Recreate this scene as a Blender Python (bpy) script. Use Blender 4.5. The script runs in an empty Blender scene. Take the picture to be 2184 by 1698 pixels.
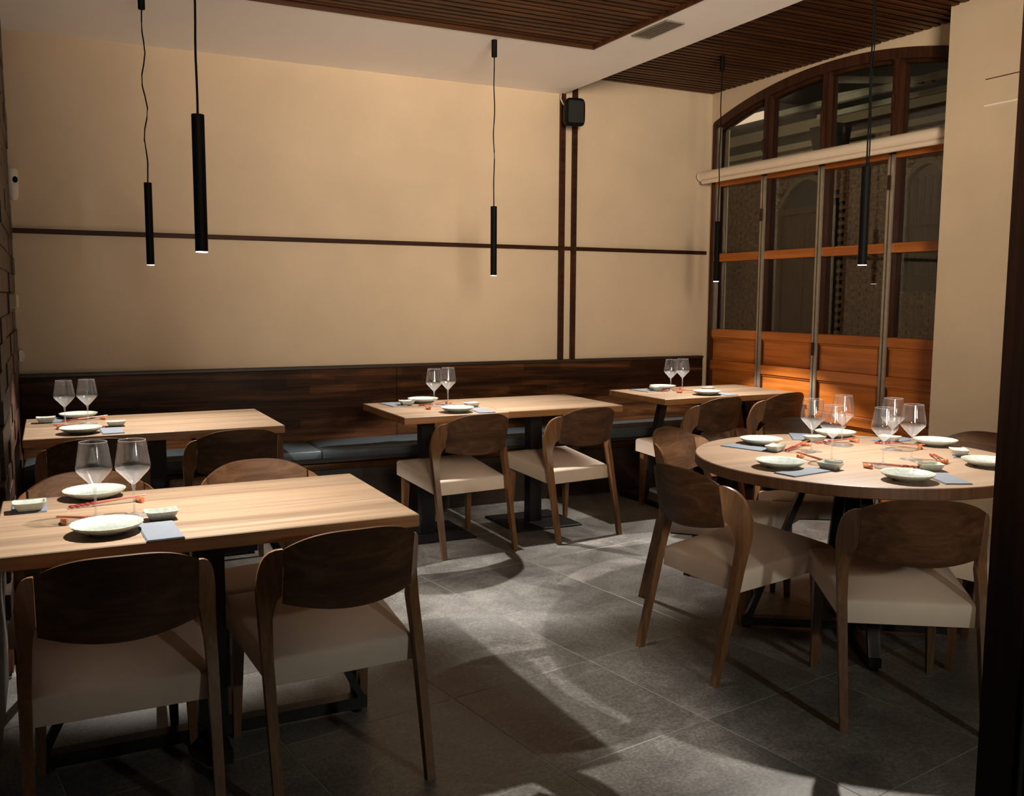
import bpy, bmesh, math, random
from mathutils import Vector, Matrix
random.seed(7)
PI = math.pi
SC = bpy.context.scene
COL = SC.collection

# ------------------------------------------------------------------ camera
F_PX = 1983.77
cam_d = bpy.data.cameras.new('camera'); cam = bpy.data.objects.new('camera', cam_d); COL.objects.link(cam)
cam_d.sensor_fit = 'HORIZONTAL'; cam_d.sensor_width = 36.0; cam_d.lens = F_PX * 36.0 / 2184.0
cam_d.clip_start = 0.05; cam_d.clip_end = 80
yaw, pit, rol = 0.4607, 0.107, 0.0054
Fv = Vector((math.sin(yaw)*math.cos(pit), math.cos(yaw)*math.cos(pit), -math.sin(pit)))
R0 = Vector((math.cos(yaw), -math.sin(yaw), 0)); U0 = R0.cross(Fv)
Rv = R0*math.cos(rol) + U0*math.sin(rol); Uv = -R0*math.sin(rol) + U0*math.cos(rol)
M = Matrix((Rv, Uv, -Fv)).transposed().to_4x4(); M.translation = Vector((-4.7519, -6.0512, 1.4))
cam.matrix_world = M
SC.camera = cam

# ------------------------------------------------------------------ world, exposure, fill lamps
SC.view_settings.view_transform = 'Standard'; SC.view_settings.look = 'None'
SC.view_settings.gamma = 1; SC.view_settings.use_curve_mapping = False
SC.view_settings.exposure = 0.0
w = bpy.data.worlds.new('night_sky'); SC.world = w; w.use_nodes = True
w.node_tree.nodes['Background'].inputs[0].default_value = (0.10, 0.12, 0.16, 1)
w.node_tree.nodes['Background'].inputs[1].default_value = 0.02
PEND_W = 130.0
PEND_SPREAD = math.radians(102)
PEND_COL = (1.0, 0.93, 0.84)

def area_light(name, loc, target, size, power, color, spread=PI, shape='DISK'):
    d = bpy.data.lights.new(name, 'AREA'); d.shape = shape; d.size = size; d.energy = power; d.color = color; d.spread = spread
    o = bpy.data.objects.new(name, d); COL.objects.link(o); o.location = loc
    o.rotation_euler = (Vector(target)-Vector(loc)).to_track_quat('-Z', 'Y').to_euler()
    return o
# lamp of the dining room behind the camera, then three added unseen fill lights
area_light('rear_room_lamp', (-2.6, -7.3, 1.75), (-2.9, -3.8, 0.45), 0.14, 3.2, (0.95, 1.0, 0.88), math.radians(60))
area_light('added_ceiling_fill', (-3.6, -7.3, 1.3), (-2.4, -0.5, 3.15), 0.9, 9.5, (1.0, 0.86, 0.74), math.radians(50))  # added out of view to brighten the ceiling soffit
area_light('added_wall_fill', (-4.2, -7.2, 2.20), (-0.7, 0.0, 3.0), 1.1, 56, (1.0, 0.82, 0.62), math.radians(64))  # added out of view to brighten the back wall
area_light('added_street_fill', (2.0, 5.0, 4.2), (6.2, 5.4, 1.0), 0.5, 36, (1.0, 0.80, 0.55))  # added out of view to brighten the brick facade

# ------------------------------------------------------------------ materials
def new_mat(name):
    m = bpy.data.materials.new(name); m.use_nodes = True
    nt = m.node_tree; b = nt.nodes['Principled BSDF']
    return m, nt, b
def nd(nt, t, **k):
    n = nt.nodes.new(t)
    for a, v in k.items(): setattr(n, a, v)
    return n
def coords(nt, scale=(1,1,1), kind='object', rnd=True):
    if kind == 'world':
        src = nd(nt, 'ShaderNodeNewGeometry').outputs['Position']
    else:
        src = nd(nt, 'ShaderNodeTexCoord').outputs['Object']
    if rnd:
        oi = nd(nt, 'ShaderNodeObjectInfo'); mu = nd(nt, 'ShaderNodeMath', operation='MULTIPLY'); mu.inputs[1].default_value = 37.0
        nt.links.new(oi.outputs['Random'], mu.inputs[0])
        ad = nd(nt, 'ShaderNodeVectorMath', operation='ADD'); nt.links.new(src, ad.inputs[0]); nt.links.new(mu.outputs[0], ad.inputs[1]); src = ad.outputs[0]
    mp = nd(nt, 'ShaderNodeMapping'); mp.inputs['Scale'].default_value = scale
    nt.links.new(src, mp.inputs['Vector'])
    return mp.outputs[0]
def noise(nt, vec, scale, detail=4, rough=.55, dist=0.0):
    n = nd(nt, 'ShaderNodeTexNoise'); n.inputs['Scale'].default_value = scale; n.inputs['Detail'].default_value = detail
    n.inputs['Roughness'].default_value = rough; n.inputs['Distortion'].default_value = dist
    nt.links.new(vec, n.inputs['Vector']); return n.outputs['Fac']
def ramp(nt, fac, stops):
    r = nd(nt, 'ShaderNodeValToRGB'); e = r.color_ramp.elements
    while len(e) < len(stops): e.new(.5)
    for el, (p, c) in zip(e, stops): el.position = p; el.color = (*c, 1) if len(c) == 3 else c
    nt.links.new(fac, r.inputs[0]); return r.outputs[0]
def mixc(nt, fac, a, b, mode='MIX'):
    m = nd(nt, 'ShaderNodeMix', data_type='RGBA', blend_type=mode)
    for i, x in ((0, fac), (6, a), (7, b)):
        if isinstance(x, (int, float)): m.inputs[i].default_value = x
        elif isinstance(x, tuple): m.inputs[i].default_value = (*x, 1)
        else: nt.links.new(x, m.inputs[i])
    return m.outputs[2]
def bump(nt, b, h, strength=.2, dist=.002):
    n = nd(nt, 'ShaderNodeBump'); n.inputs['Strength'].default_value = strength; n.inputs['Distance'].default_value = dist
    nt.links.new(h, n.inputs['Height']); nt.links.new(n.outputs[0], b.inputs['Normal'])
def plain(name, c, rough=.5, metal=0., coat=0., var=.12, spec=.5):
    m, nt, b = new_mat(name)
    v = coords(nt); f = noise(nt, v, 14, 3)
    lo = tuple(x*(1-var) for x in c); hi = tuple(min(1, x*(1+var)) for x in c)
    nt.links.new(ramp(nt, f, [(.3, lo), (.7, hi)]), b.inputs['Base Color'])
    b.inputs['Roughness'].default_value = rough; b.inputs['Metallic'].default_value = metal
    b.inputs['Coat Weight'].default_value = coat; b.inputs['Specular IOR Level'].default_value = spec
    return m
def wood(name, dark, mid, light, axis=0, rough=.45, stave=None, stave_axis=1, stave_var=.25, kind='object', rnd=True, grain=1.0, spec=.5, bumpy=.15, block=None):
    m, nt, b = new_mat(name)
    s = [18.*grain]*3; s[axis] = 1.1*grain
    vec = coords(nt, tuple(s), kind, rnd)
    f1 = noise(nt, vec, 1.0, 6, .62, 1.2)
    s2 = [110.*grain]*3; s2[axis] = 3.0*grain
    vec2 = coords(nt, tuple(s2), kind, rnd)
    f2 = noise(nt, vec2, 1.0, 3, .6)
    c = ramp(nt, f1, [(.28, dark), (.5, mid), (.74, light)])
    g = ramp(nt, f2, [(.35, (.62,.62,.62)), (.6, (1,1,1))])
    c = mixc(nt, .55, c, g, 'MULTIPLY')
    if stave:
        src = nd(nt, 'ShaderNodeNewGeometry').outputs['Position'] if kind == 'world' else nd(nt, 'ShaderNodeTexCoord').outputs['Object']
        sp = nd(nt, 'ShaderNodeSeparateXYZ'); nt.links.new(src, sp.inputs[0])
        dv = nd(nt, 'ShaderNodeMath', operation='DIVIDE'); nt.links.new(sp.outputs[stave_axis], dv.inputs[0]); dv.inputs[1].default_value = stave
        fl = nd(nt, 'ShaderNodeMath', operation='FLOOR'); nt.links.new(dv.outputs[0], fl.inputs[0])
        val = fl.outputs[0]
        if block:
            # staves cut to blocks along the grain axis, shifted row by row
            wn0 = nd(nt, 'ShaderNodeTexWhiteNoise', noise_dimensions='1D'); nt.links.new(val, wn0.inputs['W'])
            d2 = nd(nt, 'ShaderNodeMath', operation='DIVIDE'); nt.links.new(sp.outputs[axis], d2.inputs[0]); d2.inputs[1].default_value = block
            ad = nd(nt, 'ShaderNodeMath', operation='ADD'); nt.links.new(d2.outputs[0], ad.inputs[0]); nt.links.new(wn0.outputs['Value'], ad.inputs[1])
            f2_ = nd(nt, 'ShaderNodeMath', operation='FLOOR'); nt.links.new(ad.outputs[0], f2_.inputs[0])
            mm = nd(nt, 'ShaderNodeMath', operation='MULTIPLY_ADD'); nt.links.new(f2_.outputs[0], mm.inputs[0]); mm.inputs[1].default_value = 13.37; nt.links.new(val, mm.inputs[2])
            val = mm.outputs[0]
        if rnd:
            oi = nd(nt, 'ShaderNodeObjectInfo'); m2 = nd(nt, 'ShaderNodeMath', operation='MULTIPLY_ADD'); nt.links.new(oi.outputs['Random'], m2.inputs[0]); m2.inputs[1].default_value = 91.7; nt.links.new(val, m2.inputs[2]); val = m2.outputs[0]
        wn = nd(nt, 'ShaderNodeTexWhiteNoise', noise_dimensions='1D'); nt.links.new(val, wn.inputs['W'])
        st = ramp(nt, wn.outputs['Value'], [(0, (1-stave_var,)*3), (1, (1, 1, 1))])
        c = mixc(nt, 1.0, c, st, 'MULTIPLY')
    nt.links.new(c, b.inputs['Base Color'])
    b.inputs['Roughness'].default_value = rough; b.inputs['Specular IOR Level'].default_value = spec
    bump(nt, b, f2, bumpy, .0015)
    return m

def plaster(name, c, var=.07, rough=.85):
    m, nt, b = new_mat(name)
    v = coords(nt, kind='world', rnd=False)
    f = noise(nt, v, 1.6, 5, .6); f2 = noise(nt, v, 60, 3)
    lo = tuple(x*(1-var) for x in c); hi = tuple(min(1, x*(1+var)) for x in c)
    nt.links.new(ramp(nt, f, [(.3, lo), (.7, hi)]), b.inputs['Base Color'])
    b.inputs['Roughness'].default_value = rough
    bump(nt, b, f2, .12, .002)
    return m
MAT = {}
MAT['plaster'] = plaster('cream_plaster', (.62, .49, .345))
MAT['ceiling'] = plaster('ceiling_paint', (.94, .90, .87), .02)
MAT['rearwall'] = plaster('rear_room_paint', (.06, .045, .035))
MAT['table'] = wood('table_oak', (.20, .125, .070), (.265, .18, .115), (.32, .235, .16), 0, .42, stave=.082, stave_axis=1, stave_var=.28, grain=.8, bumpy=.05)  # table tops: highlight washout is put into this paler oak colour
MAT['table_side'] = wood('table_side_oak', (.22, .095, .032), (.30, .14, .05), (.36, .18, .07), 0, .42, grain=.8, bumpy=.05)
MAT['roundtop'] = wood('round_table_oak', (.235, .155, .10), (.275, .19, .128), (.31, .22, .155), 0, .40, stave=.1, stave_axis=1, stave_var=.10, grain=.8, bumpy=.05)
MAT['edge'] = wood('table_edge_veneer', (.075, .033, .015), (.11, .05, .023), (.15, .07, .033), 2, .45, grain=.8)
MAT['chair'] = wood('walnut_chair_wood', (.036, .016, .007), (.066, .030, .013), (.115, .055, .025), 0, .48, grain=1.0, bumpy=.1, spec=.2)
MAT['leg'] = wood('walnut_leg_wood', (.095, .042, .016), (.165, .076, .030), (.24, .115, .05), 2, .42, grain=1.3, bumpy=.2)
MAT['bench'] = wood('dark_bench_wood', (.010, .004, .002), (.048, .018, .0065), (.17, .066, .022), 0, .36, stave=.055, stave_axis=2, stave_var=.5, block=.31, kind='world', rnd=False, grain=.7, spec=.12)
MAT['bench_dark'] = wood('black_brown_wood', (.010, .005, .003), (.022, .010, .005), (.04, .018, .008), 0, .45, kind='world', rnd=False)
MAT['slat'] = wood('ceiling_slat_wood', (.025, .009, .003), (.065, .023, .007), (.14, .048, .014), 0, .5, spec=.2, grain=.6)
MAT['trimwood'] = wood('dark_trim_wood', (.018, .007, .003), (.04, .014, .006), (.075, .026, .010), 0, .5, spec=.15)
MAT['door'] = wood('window_teak', (.24, .060, .009), (.44, .125, .018), (.60, .195, .036), 1, .34, grain=.5, bumpy=.08)
MAT['frame'] = wood('window_frame_wood', (.022, .008, .004), (.045, .015, .007), (.08, .028, .012), 2, .42, spec=.25)
MAT['block'] = wood('wall_block_wood', (.018, .007, .003), (.04, .014, .006), (.08, .029, .011), 1, .45, grain=.7)
MAT['post'] = wood('post_wood', (.006, .0025, .0015), (.012, .005, .003), (.022, .009, .005), 2, .5, spec=.2)
MAT['seat'] = plain('beige_upholstery', (.60, .48, .385), .62, var=.03)
MAT['underside'] = plain('black_underside', (.012, .011, .010), .8)
MAT['steel'] = plain('black_steel', (.012, .012, .013), .38, .3)
MAT['lampblack'] = plain('matt_black_lamp', (.004, .004, .004), .6, spec=.08)
MAT['vinyl'] = plain('charcoal_vinyl', (.045, .058, .068), .42, var=.06)
MAT['napkin'] = plain('slate_blue_napkin', (.11, .125, .15), .9, var=.05)
MAT['stick'] = plain('red_lacquer', (.24, .065, .04), .25, coat=.4)
MAT['stickhandle'] = plain('dark_red_handle', (.20, .025, .02), .2, coat=.5)
MAT['rest'] = plain('orange_brown_rest', (.42, .13, .045), .25, coat=.5)
MAT['metal'] = plain('mullion_aluminium', (.42, .38, .32), .38, .8)
MAT['white'] = plain('white_plastic', (.72, .66, .58), .4, var=.02)
MAT['blind'] = plain('cream_blind', (.78, .66, .52), .6, var=.02)
MAT['ventmetal'] = plain('vent_metal', (.20, .18, .15), .5, .2)
MAT['outwhite'] = plain('white_painted_rail', (.60, .58, .52), .5)
MAT['stone'] = plaster('pale_stone', (.42, .36, .26))
MAT['darkout'] = plain('dark_street_metal', (.02, .02, .02), .5)
MAT['doorout'] = wood('street_door_wood', (.05, .022, .010), (.08, .035, .015), (.11, .05, .022), 2, .6)
MAT['street'] = plain('asphalt', (.05, .05, .05), .9)
MAT['teal'] = plain('teal_glass_edge', (.010, .035, .038), .3)
MAT['post_light'] = MAT['post']

def tile_mat():
    m, nt, b = new_mat('slate_tile')
    v = coords(nt, kind='world', rnd=True)
    f = noise(nt, v, 3.0, 8, .68, .6)
    f3 = noise(nt, coords(nt, (1, 1, 1), 'world', True), 95, 3)
    base = ramp(nt, f, [(.25, (.085, .081, .074)), (.5, (.165, .156, .142)), (.75, (.31, .29, .26))])
    # thin pale veins where a warped noise crosses its middle value
    vv = noise(nt, coords(nt, (1, .55, 1), 'world', True), 1.1, 3, .5, .25)
    d = nd(nt, 'ShaderNodeMath', operation='SUBTRACT'); nt.links.new(vv, d.inputs[0]); d.inputs[1].default_value = .5
    a = nd(nt, 'ShaderNodeMath', operation='ABSOLUTE'); nt.links.new(d.outputs[0], a.inputs[0])
    vein = ramp(nt, a.outputs[0], [(0, (1, 1, 1)), (.0035, (0, 0, 0))])
    msk = ramp(nt, noise(nt, v, .9, 2), [(.52, (0, 0, 0)), (.62, (.55, .55, .55))])
    mm = nd(nt, 'ShaderNodeMath', operation='MULTIPLY'); nt.links.new(vein, mm.inputs[0]); nt.links.new(msk, mm.inputs[1])
    c = mixc(nt, mm.outputs[0], base, (.34, .28, .22))
    sp = ramp(nt, f3, [(.38, (.68, .68, .68)), (.68, (1.25, 1.25, 1.25))])
    c = mixc(nt, 1.0, c, sp, 'MULTIPLY')
    nt.links.new(c, b.inputs['Base Color'])
    nt.links.new(ramp(nt, f, [(.3, (.34,)*3), (.7, (.52,)*3)]), b.inputs['Roughness'])
    bump(nt, b, f, .25, .004)
    return m
MAT['tile'] = tile_mat()
MAT['grout'] = plain('grout', (.34, .32, .29), .8)

def ceramic():
    m, nt, b = new_mat('celadon_glaze')
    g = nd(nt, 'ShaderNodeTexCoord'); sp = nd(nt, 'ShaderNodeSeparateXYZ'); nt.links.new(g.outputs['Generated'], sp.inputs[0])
    v = coords(nt, (1, 1, 1))
    f = noise(nt, v, 60, 4)
    c = ramp(nt, f, [(.3, (.34, .36, .33)), (.7, (.46, .475, .44))])
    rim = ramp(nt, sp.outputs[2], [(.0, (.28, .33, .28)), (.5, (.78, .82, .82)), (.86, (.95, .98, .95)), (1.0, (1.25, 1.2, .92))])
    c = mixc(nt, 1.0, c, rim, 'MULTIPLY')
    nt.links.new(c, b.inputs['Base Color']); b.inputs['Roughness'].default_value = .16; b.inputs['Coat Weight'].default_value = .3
    return m
MAT['ceramic'] = ceramic()
def thin_glass(name, tint=(1, 1, 1), ior=1.5, rough=.02, boost=1.0, lo=.02, glow_mix=0.):
    m = bpy.data.materials.new(name); m.use_nodes = True; nt = m.node_tree; nt.nodes.clear()
    out = nd(nt, 'ShaderNodeOutputMaterial'); mx = nd(nt, 'ShaderNodeMixShader')
    tr = nd(nt, 'ShaderNodeBsdfTransparent'); tr.inputs[0].default_value = (*tint, 1)
    gl = nd(nt, 'ShaderNodeBsdfGlossy'); gl.inputs['Roughness'].default_value = rough
    # Schlick reflectance, the same for both sides of the sheet
    ge = nd(nt, 'ShaderNodeNewGeometry'); dt = nd(nt, 'ShaderNodeVectorMath', operation='DOT_PRODUCT')
    nt.links.new(ge.outputs['Normal'], dt.inputs[0]); nt.links.new(ge.outputs['Incoming'], dt.inputs[1])
    ab = nd(nt, 'ShaderNodeMath', operation='ABSOLUTE'); nt.links.new(dt.outputs['Value'], ab.inputs[0])
    om = nd(nt, 'ShaderNodeMath', operation='SUBTRACT'); om.inputs[0].default_value = 1.0; nt.links.new(ab.outputs[0], om.inputs[1])
    pw = nd(nt, 'ShaderNodeMath', operation='POWER'); nt.links.new(om.outputs[0], pw.inputs[0]); pw.inputs[1].default_value = 5.0
    fr = nd(nt, 'ShaderNodeMath', operation='MULTIPLY_ADD'); nt.links.new(pw.outputs[0], fr.inputs[0]); fr.inputs[1].default_value = .96; fr.inputs[2].default_value = ((ior-1)/(ior+1))**2
    mu = nd(nt, 'ShaderNodeMath', operation='MULTIPLY_ADD'); mu.use_clamp = True
    nt.links.new(fr.outputs[0], mu.inputs[0]); mu.inputs[1].default_value = boost; mu.inputs[2].default_value = lo
    nt.links.new(mu.outputs[0], mx.inputs[0]); nt.links.new(tr.outputs[0], mx.inputs[1]); nt.links.new(gl.outputs[0], mx.inputs[2])
    if glow_mix:  # diffuse share stands in for table light refracted by the glass
        df = nd(nt, 'ShaderNodeBsdfDiffuse'); tl = nd(nt, 'ShaderNodeBsdfTranslucent'); a2 = nd(nt, 'ShaderNodeMixShader'); a2.inputs[0].default_value = .5
        nt.links.new(df.outputs[0], a2.inputs[1]); nt.links.new(tl.outputs[0], a2.inputs[2])
        m2 = nd(nt, 'ShaderNodeMixShader'); m2.inputs[0].default_value = glow_mix
        nt.links.new(mx.outputs[0], m2.inputs[1]); nt.links.new(a2.outputs[0], m2.inputs[2]); mx = m2
    nt.links.new(mx.outputs[0], out.inputs[0]); return m
MAT['glass_base'] = thin_glass('glow_crystal', (.99, .99, .99), 1.5, .06, 1.5, .05, glow_mix=.11)  # bright bowl bottom and stem: refracted light put into the material
MAT['glass'] = thin_glass('clear_crystal', (.99, .99, .99), 1.5, .05, 1.5, .03, glow_mix=.02)
MAT['pane'] = thin_glass('window_glass', (.90, .92, .88), 1.5, 0.0, 1.0, 0.0)
def emit(name, c, s):
    m, nt, b = new_mat(name)
    b.inputs['Base Color'].default_value = (*c, 1); b.inputs['Emission Color'].default_value = (*c, 1); b.inputs['Emission Strength'].default_value = s
    return m
MAT['led'] = emit('led_diffuser', (1.0, .96, .92), 30)
MAT['litwall'] = emit('facade_glow', (1.0, .72, .52), .75)

# ------------------------------------------------------------------ helpers
def link_mesh(name, verts, faces, mat, parent=None, smooth=False, sharp=None, loc=None):
    me = bpy.data.meshes.new(name); me.from_pydata(verts, [], faces); me.update()
    bm = bmesh.new(); bm.from_mesh(me); bmesh.ops.recalc_face_normals(bm, faces=bm.faces); bm.to_mesh(me); bm.free()
    if smooth:
        me.polygons.foreach_set('use_smooth', [True]*len(me.polygons))
        if sharp: me.set_sharp_from_angle(angle=math.radians(sharp))
    for mm in (mat if isinstance(mat, (list, tuple)) else [mat]): me.materials.append(mm)
    o = bpy.data.objects.new(name, me); COL.objects.link(o)
    if parent: o.parent = parent
    if loc: o.location = loc
    return o
class MB:
    def __init__(s): s.v = []; s.f = []
    def add(s, v, f):
        n = len(s.v); s.v += [tuple(x) for x in v]; s.f += [tuple(i+n for i in q) for q in f]; return s
    def box(s, x0, x1, y0, y1, z0, z1, M=None):
        v = [Vector(p) for p in ((x0,y0,z0),(x1,y0,z0),(x1,y1,z0),(x0,y1,z0),(x0,y0,z1),(x1,y0,z1),(x1,y1,z1),(x0,y1,z1))]
        if M is not None: v = [M @ p for p in v]
        return s.add(v, [(0,3,2,1),(4,5,6,7),(0,1,5,4),(1,2,6,5),(2,3,7,6),(3,0,4,7)])
    def bbox(s, x0, x1, y0, y1, z0, z1, b=.003):
        # box with chamfered top and bottom edges
        def ring(i, z): return [(x0+i, y0+i, z), (x1-i, y0+i, z), (x1-i, y1-i, z), (x0+i, y1-i, z)]
        return s.loft([ring(b, z0), ring(0, z0+b), ring(0, z1-b), ring(b, z1)])
    def loft(s, rings, caps=True, closed=True):
        n = len(s.v); m = len(rings[0])
        for r in rings: s.v += [tuple(p) for p in r]
        for i in range(len(rings)-1):
            for j in range(m if closed else m-1):
                a = n+i*m+j; b_ = n+i*m+(j+1) % m
                s.f.append((a, b_, b_+m, a+m))
        if caps:
            s.f.append(tuple(n+j for j in range(m))[::-1]); s.f.append(tuple(n+(len(rings)-1)*m+j for j in range(m)))
        return s
    def lathe(s, prof, seg=32, c=(0,0,0), caps=True, fn=None):
        rings = []
        for r, z in prof:
            rr = []
            for k in range(seg):
                a = 2*PI*k/seg; q = r*(fn(a, r, z) if fn else 1)
                rr.append((c[0]+q*math.cos(a), c[1]+q*math.sin(a), c[2]+z))
            rings.append(rr)
        return s.loft(rings, caps)
    def tube(s, pts, r, seg=10):
        rings = []
        for i, p in enumerate(pts):
            p = Vector(p); a = Vector(pts[max(0, i-1)]); b_ = Vector(pts[min(len(pts)-1, i+1)])
            d = (b_-a).normalized(); u = d.cross(Vector((0, 0, 1)));
            if u.length < .05: u = d.cross(Vector((0, 1, 0)))
            u.normalize(); w_ = d.cross(u)
            rr = r[i] if isinstance(r, (list, tuple)) else r
            rings.append([p + u*rr*math.cos(2*PI*k/seg) + w_*rr*math.sin(2*PI*k/seg) for k in range(seg)])
        return s.loft(rings)
    def beam(s, a, b_, wx, wz):
        a = Vector(a); b_ = Vector(b_); d = (b_-a).normalized()
        u = d.cross(Vector((0, 0, 1)));
        if u.length < .05: u = Vector((1, 0, 0))
        u.normalize(); v = u.cross(d)
        def ring(p): return [p+u*wx/2+v*wz/2, p-u*wx/2+v*wz/2, p-u*wx/2-v*wz/2, p+u*wx/2-v*wz/2]
        return s.loft([ring(a), ring(b_)])
    def build(s, name, mat, parent=None, smooth=False, sharp=35): return link_mesh(name, s.v, s.f, mat, parent, smooth, sharp)
def tag(o, label, cat, group=None, kind=None):
    if label: o['label'] = label
    if cat: o['category'] = cat
    if group: o['group'] = group
    if kind: o['kind'] = kind
    return o
def thing(name, label, cat, loc=(0,0,0), rz=0., group=None):
    o = bpy.data.objects.new(name, None); COL.objects.link(o); o.location = loc; o.rotation_euler = (0, 0, rz); o.empty_display_size = .05
    return tag(o, label, cat, group)
def copy_tree(o, parent=None):
    c = o.copy(); COL.objects.link(c); c.parent = parent
    for ch in list(o.children): copy_tree(ch, c)
    return c
def struct(o): o['kind'] = 'structure'; return o

XL = -4.94; YF = -7.6; ZC = 3.0; ZS = 2.87
# ------------------------------------------------------------------ floor and tiles
floor = struct(MB().box(XL, 0.02, YF, 0.0, -.06, -.0009).build('floor', MAT['grout']))
th = math.radians(8.6); e1 = Vector((math.cos(th), math.sin(th))); e2 = Vector((-math.sin(th), math.cos(th))); P = .617; G = .0018
org = Vector((-2.926, -3.06))
def clip(poly, ax, val, keep_less):
    out = []
    for i in range(len(poly)):
        a = poly[i]; b_ = poly[(i+1) % len(poly)]
        ia = (a[ax] <= val) if keep_less else (a[ax] >= val); ib = (b_[ax] <= val) if keep_less else (b_[ax] >= val)
        if ia: out.append(a)
        if ia != ib:
            t = (val-a[ax])/(b_[ax]-a[ax]); out.append(a.lerp(b_, t))
    return out
full_me = None
for i in range(-7, 8):
    for j in range(-11, 8):
        o_ = org + e1*P*i + e2*P*j
        q = [o_+e1*G+e2*G, o_+e1*(P-G)+e2*G, o_+e1*(P-G)+e2*(P-G), o_+e1*G+e2*(P-G)]
        c = q
        for ax, val, kl in ((0, XL+.002, False), (0, -.002, True), (1, YF+.002, False), (1, -.002, True)):
            if c: c = clip(c, ax, val, kl)
        if len(c) < 3: continue
        ar = abs(sum(c[k].x*c[(k+1) % len(c)].y-c[(k+1) % len(c)].x*c[k].y for k in range(len(c))))/2
        if ar < .002: continue
        if len(c) == 4 and ar > .999*(P-2*G)**2:
            if full_me is None:
                t = MB().loft([[(x, y, -.006) for x, y in ((G,G),(P-G,G),(P-G,P-G),(G,P-G))], [(x, y, -.0006) for x, y in ((G,G),(P-G,G),(P-G,P-G),(G,P-G))], [(x, y, 0) for x, y in ((G+.001,G+.001),(P-G-.001,G+.001),(P-G-.001,P-G-.001),(G+.001,P-G-.001))]]).build('floor_tile', MAT['tile'], floor)
                full_me = t.data
            else:
                t = bpy.data.objects.new('floor_tile', full_me); COL.objects.link(t); t.parent = floor
            t.location = (o_.x, o_.y, 0); t.rotation_euler = (0, 0, th)
        else:
            MB().loft([[(p.x, p.y, -.006) for p in c], [(p.x, p.y, 0) for p in c]]).build('floor_tile', MAT['tile'], floor)

# ------------------------------------------------------------------ walls
wb = struct(MB().box(XL-.15, 0.16, 0, .15, 0, 3.3).build('wall_back', MAT['plaster']))
wl = struct(MB().box(XL-.15, XL, YF, 0, 0, 3.3).build('wall_left', MAT['rearwall']))
wf = struct(MB().box(XL-.15, .3, YF-.15, YF, 0, 3.3).build('wall_front', MAT['rearwall']))
# wood blocks that cover the left wall near the corner
blk = None
for r in range(29):
    z = .015 + r*.1
    y = -.012 - (0 if r % 2 else .17)
    if r % 2 == 0:
        MB().box(XL+.001, XL+.018+random.uniform(-.003, .003), -.18, -.012, z, z+.096).build('wood_block', MAT['block'], wl)
    while y > -2.1:
        if blk is None:
            blk = MB().bbox(0, .02, -.346, 0, 0, .096, .002).build('wood_block', MAT['block'], wl); bme = blk.data; o = blk
        else:
            o = bpy.data.objects.new('wood_block', bme); COL.objects.link(o); o.parent = wl
        o.location = (XL+random.uniform(-.006, .004), y, z); y -= .35
# right wall: spandrel over the arched window plus the deep pier to its right
NARC = 28; YW0, YW1 = -.03, -2.47
def zarch(y): # outer edge of the arched frame
    R_ = 3.75; return 2.985 - R_ + math.sqrt(R_*R_-(y+1.25)**2)
mb = MB(); ys = [YW0 + (YW1-YW0)*k/NARC for k in range(NARC+1)]
for a, b_ in zip(ys[:-1], ys[1:]):
    za, zb = zarch(a), zarch(b_)
    v = []
    for x in (0, .16): v += [(x, a, za), (x, b_, zb), (x, b_, 3.3), (x, a, 3.3)]
    mb.add(v, [(0,1,2,3), (7,6,5,4), (0,4,5,1), (2,6,7,3), (1,5,6,2), (0,3,7,4)])
mb.box(0, .16, YW0, 0.0, 0, 3.3); 
mb.box(-.25, .28, YF, -2.37, 0, 3.3)
wr = struct(mb.build('wall_right', MAT['plaster']))
MB().box(-.2535, -.249, -2.90, -2.61, 2.563, 2.567).build('panel_groove', MAT['trimwood'], wr)
MB().box(-.2535, -.249, -2.90, -2.61, 2.425, 2.431).build('panel_ridge', MAT['ceiling'], wr)

# ------------------------------------------------------------------ ceiling
ceil = struct(MB().box(XL-.15, .3, YF, .15, 3.08, 3.3).build('ceiling', MAT['lampblack']))
MB().box(XL, -1.35, -1.15, 0, ZS, 3.09).box(-1.79, -1.35, YF, -1.15, ZS, 3.09).build('soffit', MAT['ceiling'], ceil)
first = None
def slat(me, x, y, z):
    o = bpy.data.objects.new('slat', me); COL.objects.link(o); o.parent = ceil; o.location = (x, y, z)
a_me = MB().box(0, 3.135, -.0165, .0165, 0, .05).build('slat', MAT['slat'], ceil); a_me.location = (XL+.005, -1.19, 2.885)
for k in range(1, 75): slat(a_me.data, XL+.005, -1.19-k*.0625, 2.885+random.uniform(-.002, .002))
b_me = MB().box(0, 1.335, -.0165, .0165, 0, .05).build('slat', MAT['slat'], ceil); b_me.location = (-1.345, -.03, 3.0)
for k in range(1, 75): slat(b_me.data, -1.345, -.03-k*.0625, 3.0+random.uniform(-.002, .002))
MB().box(XL, -1.79, -1.168, -1.152, 2.866, 2.93).box(-1.808, -1.792, YF, -1.168, 2.866, 2.93).build('slat_border', MAT['slat'], ceil)

# ------------------------------------------------------------------ back wall strips
struct(MB().bbox(XL+.022, -.034, -.022, 0, 1.752, 1.780, .003).build('trim_1', MAT['trimwood']))
struct(MB().bbox(-1.376, -1.338, -.028, 0, .95, ZS, .003).build('trim_2', MAT['trimwood']))
struct(MB().bbox(-1.272, -1.238, -.028, 0, .95, 3.0, .003).build('trim_3', MAT['trimwood']))

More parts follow.
